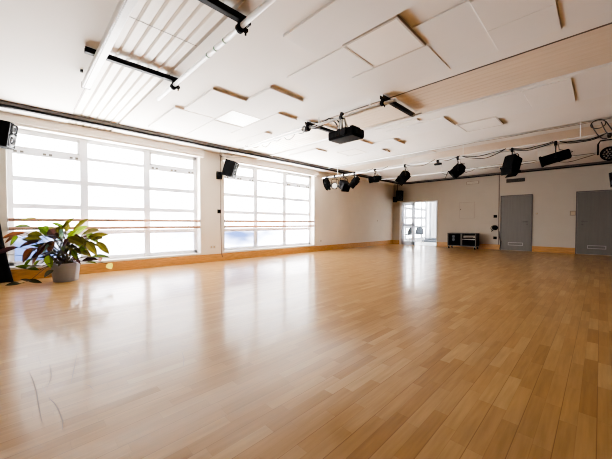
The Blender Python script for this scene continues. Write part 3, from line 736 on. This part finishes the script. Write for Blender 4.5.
q = MB(); q.box(-7.36, -7.20, 13.42, 13.56, 2.12, 2.38, 0.01); am = tag(q.build('amplifier_box', M['black_soft']), 'small black box hanging beside the far corner loudspeaker', 'box')
q = MB(); q.cyl((-7.28, 13.48, 2.37), (-7.28, 13.48, ZC), 0.012, n=8); q.build('hanging_rod', M['black'], am)
speaker('black loudspeaker cut by the right photo edge above the second grey door', (0.36, 13.40, 2.45), R(-25), (0.28, 0.30, 0.46), R(14), True, wall_to=(0.40, YB - 0.005, 2.5))

# ------------------------------------------------------------------ fittings on the window wall
q = MB(); q.tube([(XL + 0.012, 4.09, 2.98), (XL + 0.012, 4.09, 2.0), (XL + 0.012, 4.085, 1.0), (XL + 0.03, 4.09, 0.21), (XL + 0.035, 4.12, 0.10)], 0.011, 8)
tag(q.build('cable', M['grey_cable']), 'vertical grey-black cable down the wall between the windows', 'cable')
cable('thin dark wires from the curtain track to the loudspeaker between windows', [sag((-6.86, 3.72, 2.97), (XL + 0.02, 4.05, 2.93), 0.04), sag((-6.86, 4.25, 2.97), (XL + 0.02, 4.09, 2.93), 0.05), sag((-6.86, 4.75, 2.97), (XL + 0.02, 4.09, 2.92), 0.05)], 0.005)
t = thing('wall_switch', 'small black switch on the wall between the windows', 'switch', (XL, 4.04, 1.39))
q = MB(); q.box(0, 0.02, -0.055, 0.055, -0.055, 0.055, 0.004); q.build('plate', M['black'], t)
q = MB(); q.box(0.02, 0.028, -0.03, 0.03, -0.03, 0.03, 0.003); q.build('rocker', M['black_soft'], t)
def socket(label, y, z, m='socket', n=2):
    t = thing('wall_socket', label, 'socket', (XL, y, z))
    q = MB(); q.box(0, 0.010, -0.042 * n, 0.042 * n, -0.042, 0.042, 0.003); q.build('plate', M['lightsocket'], t)
    q = MB()
    for k in range(n): q.cyl((0.006, -0.042 * (n - 1) + 0.084 * k, 0), (0.013, -0.042 * (n - 1) + 0.084 * k, 0), 0.028, n=16)
    q.build('socket_hole', M[m], t)
socket('double beige wall socket low between the two windows', 3.84, 0.40)
socket('single pale wall socket right of the far window', 8.27, 0.385, n=1)
socket('tiny pale wall socket on the window wall near the far corner', 12.3, 1.18, n=1)

# ------------------------------------------------------------------ fittings on the back wall
q = MB(); q.box(-2.64, -2.05, YB - 0.03, YB, 2.655, 2.79, 0.004); o = q.build('wall_vent', M['black'])
tag(o, 'long black ventilation slot above the first grey door', 'vent')
q = MB()
for k in range(4): q.box(-2.63, -2.06, YB - 0.036, YB - 0.03, 2.67 + k * 0.03, 2.682 + k * 0.03)
q.build('slats', M['door_frame'], o)
q = MB(); q.box(-4.08, -3.60, YB - 0.03, YB, 2.72, 2.84, 0.004); o = q.build('wall_vent', M['vent_beige'])
tag(o, 'small beige ventilation grille high above the equipment trolley', 'vent')
q = MB()
for k in range(4): q.box(-4.06, -3.62, YB - 0.036, YB - 0.03, 2.735 + k * 0.025, 2.748 + k * 0.025)
q.build('slats', M['wall'], o)
t = thing('access_panel', 'flush square access panel in the wall above the equipment trolley', 'access panel', (-4.05, YB, 1.62))
q = MB(); q.box(-0.302, 0.302, -0.006, 0, -0.342, 0.342, 0.002); q.build('panel_frame', M['vent_beige'], t)
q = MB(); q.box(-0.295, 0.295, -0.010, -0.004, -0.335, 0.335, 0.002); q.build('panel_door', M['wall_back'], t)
q = MB(); q.cyl((-0.25, -0.008, 0.05), (-0.25, -0.022, 0.05), 0.018, n=12); q.build('lock', M['black'], t)
q = MB(); q.box(-2.895, -2.865, YB - 0.02, YB, 0.2, 2.99, 0.003); tag(q.build('cable_duct', M['grey_cable']), 'thin dark vertical cable duct left of the first grey door', 'cable duct')
q = MB(); q.tube([(-2.86, YB - 0.035, 0.75), (-2.84, YB - 0.045, 0.5), (-2.80, YB - 0.05, 0.25), (-2.83, YB - 0.05, 0.02)], 0.012, 8); tag(q.build('cable', M['cable']), 'black cable hanging beside the first grey door down to the floor', 'cable')
def box_switch(label, z):
    t = thing('wall_switch', label, 'switch', (-3.0, YB, z))
    q = MB(); q.box(-0.06, 0.06, -0.03, 0, -0.055, 0.055, 0.005); q.build('plate', M['black'], t)
    q = MB(); q.box(-0.03, 0.03, -0.04, -0.03, -0.03, 0.03, 0.004); q.build('rocker', M['black_soft'], t)
box_switch('uppermost of three black wall boxes left of the first grey door', 1.34)
box_switch('lowest of three black wall boxes left of the first grey door', 0.47)
t = thing('plug', 'round black plug with coiled cable on the wall, between two black boxes', 'plug', (-3.0, YB, 0.88))
q = MB(); q.cyl((0, 0, 0), (0, -0.07, 0), 0.10, n=20); q.build('plug_body', M['black_soft'], t)
q = MB(); q.tube([(-0.02 + 0.12 * math.cos(u), -0.04 - 0.002 * i, -0.02 + 0.11 * math.sin(u)) for i, u in enumerate([k * 0.4 for k in range(12)])], 0.012, 6); q.tube([(-0.08, -0.05, -0.08), (-0.12, -0.05, -0.16)], 0.015, 6); q.build('plug_cable', M['cable'], t)
def plate(label, x, z, s=0.045, m='socket'):
    t = thing('wall_switch', label, 'switch', (x, YB, z))
    q = MB(); q.box(-s, s, -0.012, 0, -s, s, 0.003); q.build('plate', M['vent_beige'], t)
    q = MB(); q.box(-s * .65, s * .65, -0.018, -0.012, -s * .65, s * .65, 0.002); q.build('rocker', M[m], t)
plate('pale square thermostat left of the second grey door', -0.68, 1.41, 0.085)
plate('tiny wall switch right of the first grey door', -1.68, 1.42, 0.03)

# ------------------------------------------------------------------ equipment trolley
t = thing('equipment_trolley', 'low black equipment trolley on castors against the back wall', 'trolley', (-4.05, 13.28, 0))
W2, D2, z0, z1 = 0.545, 0.24, 0.115, 0.655
q = MB()
for x in (-W2, -0.028, W2 - 0.03):
    q.box(x, x + 0.03 + (0.026 if x == -0.028 else 0), -D2, -D2 + 0.03, z0, z1, 0.003)
for x in (-W2, W2 - 0.03): q.box(x, x + 0.03, D2 - 0.03, D2, z0, z1, 0.003)
for z in (z0, z1 - 0.025):
    q.box(-W2, W2, -D2, -D2 + 0.03, z, z + 0.025, 0.003); q.box(-W2, W2, D2 - 0.03, D2, z, z + 0.025, 0.003)
    q.box(-W2, -W2 + 0.03, -D2, D2, z, z + 0.025, 0.003); q.box(W2 - 0.03, W2, -D2, D2, z, z + 0.025, 0.003)
q.build('edge_frame', M['case_edge'], t)
q = MB()
q.box(-W2 + 0.008, W2 - 0.008, -D2 + 0.02, D2 - 0.008, z1 - 0.012, z1 + 0.002, 0.002); q.box(-W2 + 0.008, W2 - 0.008, -D2 + 0.02, D2 - 0.008, z0 + 0.003, z0 + 0.02)
for x in (-W2 + 0.006, -0.01, W2 - 0.018): q.box(x, x + 0.012, -D2 + 0.02, D2 - 0.01, z0, z1)
q.box(-W2 + 0.01, W2 - 0.01, D2 - 0.02, D2 - 0.008, z0, z1)
q.build('case_shell', M['black'], t)
q = MB(); q.box(-W2 + 0.035, -0.032, -D2 + 0.002, -D2 + 0.03, z0 + 0.03, z1 - 0.03, 0.004); dr = q.build('front_panel', M['black_soft'], t)
for z in (0.37, 0.50): 
    q = MB(); q.cyl((-0.30, -D2 + 0.004, z), (-0.30, -D2 - 0.012, z), 0.05, n=20)
    q.box(-0.345, -0.255, -D2 - 0.014, -D2 - 0.004, z + 0.045, z + 0.06)
    q.build('round_latch', M['chrome_trim'], dr)
q = MB(); q.box(0.03, W2 - 0.035, -D2 + 0.03, D2 - 0.03, 0.385, 0.40); q.build('shelf', M['alu'], t)
q = MB(); q.box(0.08, W2 - 0.05, -D2 + 0.015, D2 - 0.08, 0.46, 0.55, 0.005); dv = q.build('device', M['vent_beige'], t)
q = MB(); q.box(0.10, W2 - 0.10, -D2 + 0.008, -D2 + 0.016, 0.48, 0.50); q.build('display_strip', M['black'], dv)
q = MB(); q.box(0.04, W2 - 0.04, -D2 + 0.03, -D2 + 0.05, z0 + 0.03, 0.375, 0.003); q.build('blank_panel', M['black_soft'], t)
for x in (-W2 + 0.05, W2 - 0.05):
    for y in (-D2 + 0.05, D2 - 0.05):
        q = MB(); q.cyl((x - 0.018, y, 0.045), (x + 0.018, y, 0.045), 0.045, n=18); cs = q.build('castor', M['black_soft'], t)
        q = MB(); q.box(x - 0.03, x + 0.03, y - 0.03, y + 0.03, 0.092, 0.116, 0.003); q.box(x - 0.028, x - 0.021, y - 0.02, y + 0.02, 0.04, 0.10); q.box(x + 0.021, x + 0.028, y - 0.02, y + 0.02, 0.04, 0.10); q.build('castor_fork', M['alu'], cs)

# ------------------------------------------------------------------ black curtain at the left
def curt(u, v):
    z = 2.83 * (1 - v) + 0.01
    edge = -0.06 - 0.16 * (1 - math.exp(-z * 0.75)) * 1.15 - 0.05 * z
    y = -1.7 + (edge + 1.7) * u
    return Vector((-7.40 + 0.06 * math.sin(u * 34 + 0.5 * math.sin(v * 3)) * (0.6 + 0.4 * v) + 0.02 * math.sin(u * 71), y, z))
q = MB(); q.grid(curt, 120, 24)
cu = q.build('curtain', M['curtain']); tag(cu, 'black stage curtain bunched at the left beside the potted plant', 'curtain')
sm = cu.modifiers.new('thick', 'SOLIDIFY'); sm.thickness = 0.008
q = MB(); q.cyl((-7.40, -1.75, 2.835), (-7.40, -0.45, 2.835), 0.014, n=10); q.box(-7.55, -7.39, -1.5, -1.47, 2.82, 2.85); q.box(-7.55, -7.39, -0.62, -0.59, 2.82, 2.85); q.build('curtain_rod', M['black'], cu)

# ------------------------------------------------------------------ potted plant
PX, PY = -6.91, 0.625
t = thing('potted_plant', 'leafy green and purple plant in a grey pot before the window', 'plant', (PX, PY, 0))
q = MB(); q.lathe([(0, 0.0), (0.175, 0.0), (0.185, 0.012), (0.215, 0.325), (0.215, 0.335), (0.200, 0.335), (0.196, 0.30), (0, 0.30)], n=40); q.build('pot', M['pot'], t)
q = MB(); q.lathe([(0.197, 0.30), (0.12, 0.312), (0, 0.318)], n=24); q.build('soil', M['soil'], t)
RT = Vector((0.7036, 0.7106, 0)); FWD = Vector((-0.7106, 0.7036, 0)); PXM = 0.0178
def fr(dx, dy, dep): return RT * (dx * PXM) + FWD * dep + Vector((0, 0, 0.335 + dy * PXM))
GREEN, OLIVE, BROWN, PURP, LIGHT, BLUE = (0.13, 0.165, 0.045), (0.14, 0.13, 0.045), (0.15, 0.09, 0.055), (0.11, 0.07, 0.065), (0.24, 0.29, 0.06), (0.17, 0.22, 0.19)
leaf_bm = bmesh.new(); cl = leaf_bm.loops.layers.color.new('leaf_col'); stem = MB()
def leaf(base, tip, wid, col, roll=0.0, bend=0.12):
    base, tip = Vector(base), Vector(tip)
    d = tip - base; Ln = d.length; dn = d.normalized()
    view = -FWD if abs(dn.dot(FWD)) < 0.85 else Vector((0, 0, 1))
    nrm = (view + Vector((0, 0, 0.6))).normalized(); nrm = (nrm - dn * nrm.dot(dn)).normalized()
    sd = dn.cross(nrm).normalized()
    rm = Matrix.Rotation(roll, 3, dn); nrm = rm @ nrm; sd = rm @ sd
    n = 8; prev = None
    for i in range(n + 1):
        u = i / n
        wv = wid * 0.5 * (math.sin(math.pi * min(1, u * 0.97 + 0.015)) ** 0.75) * (1.08 - 0.25 * u)
        c_ = base + d * u + Vector((0, 0, 1)) * (bend * Ln * (4 * u * (1 - u)) * 0.5)
        row = [c_ - sd * wv + nrm * wv * 0.25, c_ - nrm * wv * 0.05, c_ + sd * wv + nrm * wv * 0.25]
        for k in range(3):                                   # keep the leaves this side of the barres
            wx = PX + row[k].x
            if wx < -7.48: row[k].x = -7.48 - PX + (wx + 7.48) * 0.05
            if row[k].z < 0.004: row[k].z = 0.004
        row = [leaf_bm.verts.new(p) for p in row]
        if prev:
            for k in range(2):
                f_ = leaf_bm.faces.new((prev[k], prev[k + 1], row[k + 1], row[k])); f_.smooth = True
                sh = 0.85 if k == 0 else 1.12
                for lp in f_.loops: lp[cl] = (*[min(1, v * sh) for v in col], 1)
        prev = row
    return base
def stalk(tip_, seed):
    rnd = random.Random(seed); root_ = Vector((rnd.uniform(-.09, .09), rnd.uniform(-.09, .09), 0.31))
    mid = root_.lerp(Vector(tip_), 0.55) + Vector((0, 0, 0.10)); pts = []
    for i in range(7):
        u = i / 6; pts.append(root_ * (1 - u) ** 2 + mid * 2 * u * (1 - u) + Vector(tip_) * u * u)
    for p in pts:
        if PX + p.x < -7.47: p.x = -7.47 - PX
    stem.tube(pts, 0.006, 6)
# (base px dx,dy)->(tip dx,dy) relative to pot rim centre, width px, colour, depth of base/tip
LV = [((-28, 45.5), (-47, 43), 2.0, OLIVE, 0.1), ((-29, 37), (-50, 36.5), 3.0, GREEN, 0.0), ((-29, 31), (-58, 24.5), 4.5, BROWN, -0.1), ((-42, 29), (-56, 20), 4.0, BROWN, 0.0),
      ((-28, 17.5), (-53, 7.5), 5.0, PURP, -0.25), ((-23, 15), (-39, 7), 5.0, PURP, -0.1), ((-33, 27), (-44.5, 18.5), 7.5, GREEN, -0.15), ((-19, 24), (-36, 24), 6.5, OLIVE, -0.1),
      ((-14, 28), (-25.5, 37.5), 6.5, GREEN, 0.0), ((-1.5, 35), (-15.5, 41), 3.0, GREEN, 0.05), ((-7, 25), (-13, 32), 8.0, PURP, 0.0), ((-8, 13), (-1.5, 23), 8.5, BROWN, -0.2),
      ((1, 32), (3, 40), 7, OLIVE, 0.0), ((6, 33), (21, 45), 5, OLIVE, 0.05), ((7, 27), (22, 37.5), 7, LIGHT, 0.0), ((-3, 24), (7, 29), 7, BLUE, -0.1), ((10, 26), (27, 19), 7.5, OLIVE, -0.1),
      ((22, 24.5), (43, 28.5), 6, OLIVE, 0.0), ((36, 22), (48, 9), 6, OLIVE, -0.1), ((-4, 9), (-4.5, -3.5), 8.5, LIGHT, -0.27), ((-18, 13), (-28, -1.5), 7.5, BROWN, -0.15),
      ((-57, 9), (-50, -4), 7, LIGHT, -0.1), ((16, 15), (33, 7), 6, OLIVE, -0.1), ((22, 17), (26, 8), 4, GREEN, -0.15), ((14, 12), (22, -1), 2.5, PURP, -0.2),
      ((-10, 20), (-20, 12), 7, BLUE, -0.2), ((20, 30), (34, 20), 6, GREEN, 0.05), ((-22, 33), (-34, 28), 6, OLIVE, 0.1), ((8, 18), (18, 24), 7, PURP, -0.15),
      ((-14, 4), (-20, -4), 4, GREEN, -0.25), ((45.5, -1), (50.5, -6), 5.5, (0.42, 0.42, 0.12), -0.05), ((36, 5), (38.5, 1.5), 4, (0.30, 0.20, 0.18), 0.0), ((28, 23), (41, 25), 4.5, OLIVE, 0.0)]
for i, (b0, t0, wd, c_, dep) in enumerate(LV):
    for rp_ in range(2):
        rnd = random.Random(i + 500 * rp_); k = rnd.uniform(0.85, 1.15); col = tuple(v * k * 2.8 for v in c_)
        if rp_ and (i in (0, 1, 19, 21, 30, 31) or wd < 4 or t0[0] < -40): continue
        jx, jy = ((rnd.uniform(-7, 7), rnd.uniform(-6, 5)) if rp_ else (0, 0))
        dep = dep - (0.12 if t0[0] < -42 else 0)
        B = fr(b0[0] * (1 - .25 * rp_) + jx, b0[1] + jy, dep - 0.12 * rp_); Tp = fr(t0[0] * (1 - .2 * rp_) + jx, t0[1] + jy, dep - 0.12 * rp_ + rnd.uniform(-0.08, 0.08))
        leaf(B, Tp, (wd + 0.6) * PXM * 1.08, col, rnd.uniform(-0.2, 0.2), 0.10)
        stalk(B, i + 500 * rp_)
for i in range(58):                                          # dense heart of the plant
    rnd = random.Random(100 + i); an = rnd.uniform(0, 2 * math.pi); ra = rnd.uniform(0.05, 0.40); zz = rnd.uniform(0.38, 0.92) - ra * 0.45
    B = Vector((ra * math.cos(an), ra * math.sin(an), zz)); ln_ = rnd.uniform(0.22, 0.36)
    Tp = B + Vector((math.cos(an) * ln_ * 0.9, math.sin(an) * ln_ * 0.9, rnd.uniform(-0.16, 0.14)))
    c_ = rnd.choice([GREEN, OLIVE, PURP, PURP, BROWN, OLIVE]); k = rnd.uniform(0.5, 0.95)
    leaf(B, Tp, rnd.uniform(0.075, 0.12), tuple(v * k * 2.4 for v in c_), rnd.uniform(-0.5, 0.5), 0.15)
    if i % 2 == 0: stalk(B, 100 + i)
# trailing stem with leaves lying on the floor
TB = [Vector((-0.02, -0.19, 0.33)), Vector((-0.02, -0.32, 0.22)), Vector((-0.04, -0.48, 0.06)), Vector((-0.07, -0.62, 0.02))]
stem.tube(TB, 0.005, 6)
for (a, b, wd, c_) in (((-0.05, -0.52, 0.07), (0.03, -0.33, 0.012), 0.07, GREEN), ((-0.06, -0.60, 0.02), (-0.10, -0.78, 0.012), 0.08, (0.10, 0.14, 0.03)), ((-0.02, -0.45, 0.05), (-0.06, -0.60, 0.09), 0.05, OLIVE)):
    leaf(a, b, wd, c_, 0.2, 0.1)
me = bpy.data.meshes.new('foliage'); leaf_bm.to_mesh(me); leaf_bm.free(); me.materials.append(M['leaf'])
fo = bpy.data.objects.new('foliage', me); COL.objects.link(fo); fo.parent = t
stem.build('stems', M['stem'], t)

# ------------------------------------------------------------------ next room furniture
def shell_chair(label, loc, rz):
    t = thing('shell_chair', label, 'chair', loc, rz, 'grey shell chairs in the next room')
    def sh(u, v):
        x = (u - 0.5) * 0.46
        if v < 0.5:
            k = v / 0.5; y = -0.22 + 0.40 * k; z = 0.45 - 0.02 * math.sin(k * 3.1) + 0.05 * (abs(u - .5) * 2) ** 2
        else:
            k = (v - 0.5) / 0.5; y = 0.18 + 0.10 * k - 0.03 * (abs(u - .5) * 2) ** 2; z = 0.45 + 0.42 * k; x *= math.sqrt(max(0.04, 1 - 0.92 * k ** 3))
        return Vector((x, y, z))
    q = MB(); q.grid(sh, 12, 18); o = q.build('seat_shell', M['chair'], t); md = o.modifiers.new('t', 'SOLIDIFY'); md.thickness = 0.012
    for sx in (-1, 1):
        for sy in (-1, 1):
            q = MB(); q.cyl((sx * 0.14, sy * 0.12, 0.44), (sx * 0.22, sy * 0.20, 0.0), 0.011, n=8); q.build('leg', M['alu'], t)
shell_chair('grey shell chair seen through the lower pane of the white door', (-7.18, 14.80, 0), R(-115))
shell_chair('grey shell chair with rounded back in the open doorway', (-7.05, 15.72, 0), R(10))
t = thing('floor_mat', 'low grey padded block on the floor beyond the doorway', 'mat', (-6.75, 16.95, 0))
q = MB(); q.box(-0.45, 0.55, -0.5, 0.5, 0.0, 0.13, 0.04); q.build('pad', M['mat_grey'], t)
q = MB(); q.box(-0.35, 0.30, -0.3, 0.35, 0.13, 0.22, 0.03); q.build('upper_pad', M['mat_grey'], t)
def sheer(u, v): return Vector((XL + 0.18 + 0.05 * math.sin(u * 40), 18.2 + 1.9 * u, 2.85 - 2.83 * v))
q = MB(); q.grid(sheer, 80, 6); tag(q.build('curtain', M['sheer']), 'pale sheer curtain on the window wall beyond the doorway', 'curtain')

# ------------------------------------------------------------------ light
wd = bpy.data.worlds.new('overcast'); scene.world = wd; wd.use_nodes = True
nt = wd.node_tree; bg = nt.nodes['Background']; L = nt.links.new
tc = nt.nodes.new('ShaderNodeTexCoord'); sx = nt.nodes.new('ShaderNodeSeparateXYZ'); L(tc.outputs['Generated'], sx.inputs[0])
mr = nt.nodes.new('ShaderNodeMapRange'); mr.inputs[1].default_value = -1; mr.inputs[2].default_value = 1; L(sx.outputs['Z'], mr.inputs[0])
rp = nt.nodes.new('ShaderNodeValToRGB'); L(mr.outputs[0], rp.inputs[0])
e = rp.color_ramp.elements                               # bright lower half added to light the ceiling as pavement would, bright haze along the street, dimmer overcast overhead
e[0].position = 0.33; e[0].color = (1.0, 0.985, 0.96, 1)
e[1].position = 0.70; e[1].color = (0.027, 0.028, 0.031, 1)
for p, c in ((0.43, (0.23, 0.23, 0.235, 1)), (0.60, (0.23, 0.23, 0.235, 1))):
    q = e.new(p); q.color = c
L(rp.outputs[0], bg.inputs[0]); bg.inputs[1].default_value = 56.0
def portal(y0, y1, z0, z1, x=GX - 0.08):
    l = bpy.data.lights.new('sky_portal', 'AREA'); l.shape = 'RECTANGLE'; l.size = z1 - z0; l.size_y = y1 - y0; l.cycles.is_portal = True
    o = bpy.data.objects.new('sky_portal', l); COL.objects.link(o); o.location = (x, (y0 + y1) / 2, (z0 + z1) / 2); o.rotation_euler = (0, R(-90), 0)
for a, b in WIN: portal(a, b, ZS, ZT)
portal(NW[0][0], NW[0][1], 0.1, 2.75)

# ------------------------------------------------------------------ camera
cam = bpy.data.cameras.new('camera'); co = bpy.data.objects.new('camera', cam); COL.objects.link(co)
cam.sensor_width = 36; cam.lens = 36 * 291.75 / 612; cam.clip_start = 0.02
co.location = (0, 0, 1.05); co.rotation_euler = (R(90 - 1.17), 0, R(45.28))
scene.camera = co
scene.view_settings.view_transform = 'AgX'; scene.view_settings.look = 'AgX - Medium High Contrast'
scene.view_settings.exposure = 0.75
scene.cycles.max_bounces = 12; scene.cycles.diffuse_bounces = 8; scene.cycles.transparent_max_bounces = 16; scene.cycles.use_denoising = True; scene.cycles.filter_width = 1.1; scene.cycles.denoising_prefilter = 'ACCURATE'; scene.cycles.denoising_input_passes = 'RGB_ALBEDO_NORMAL'
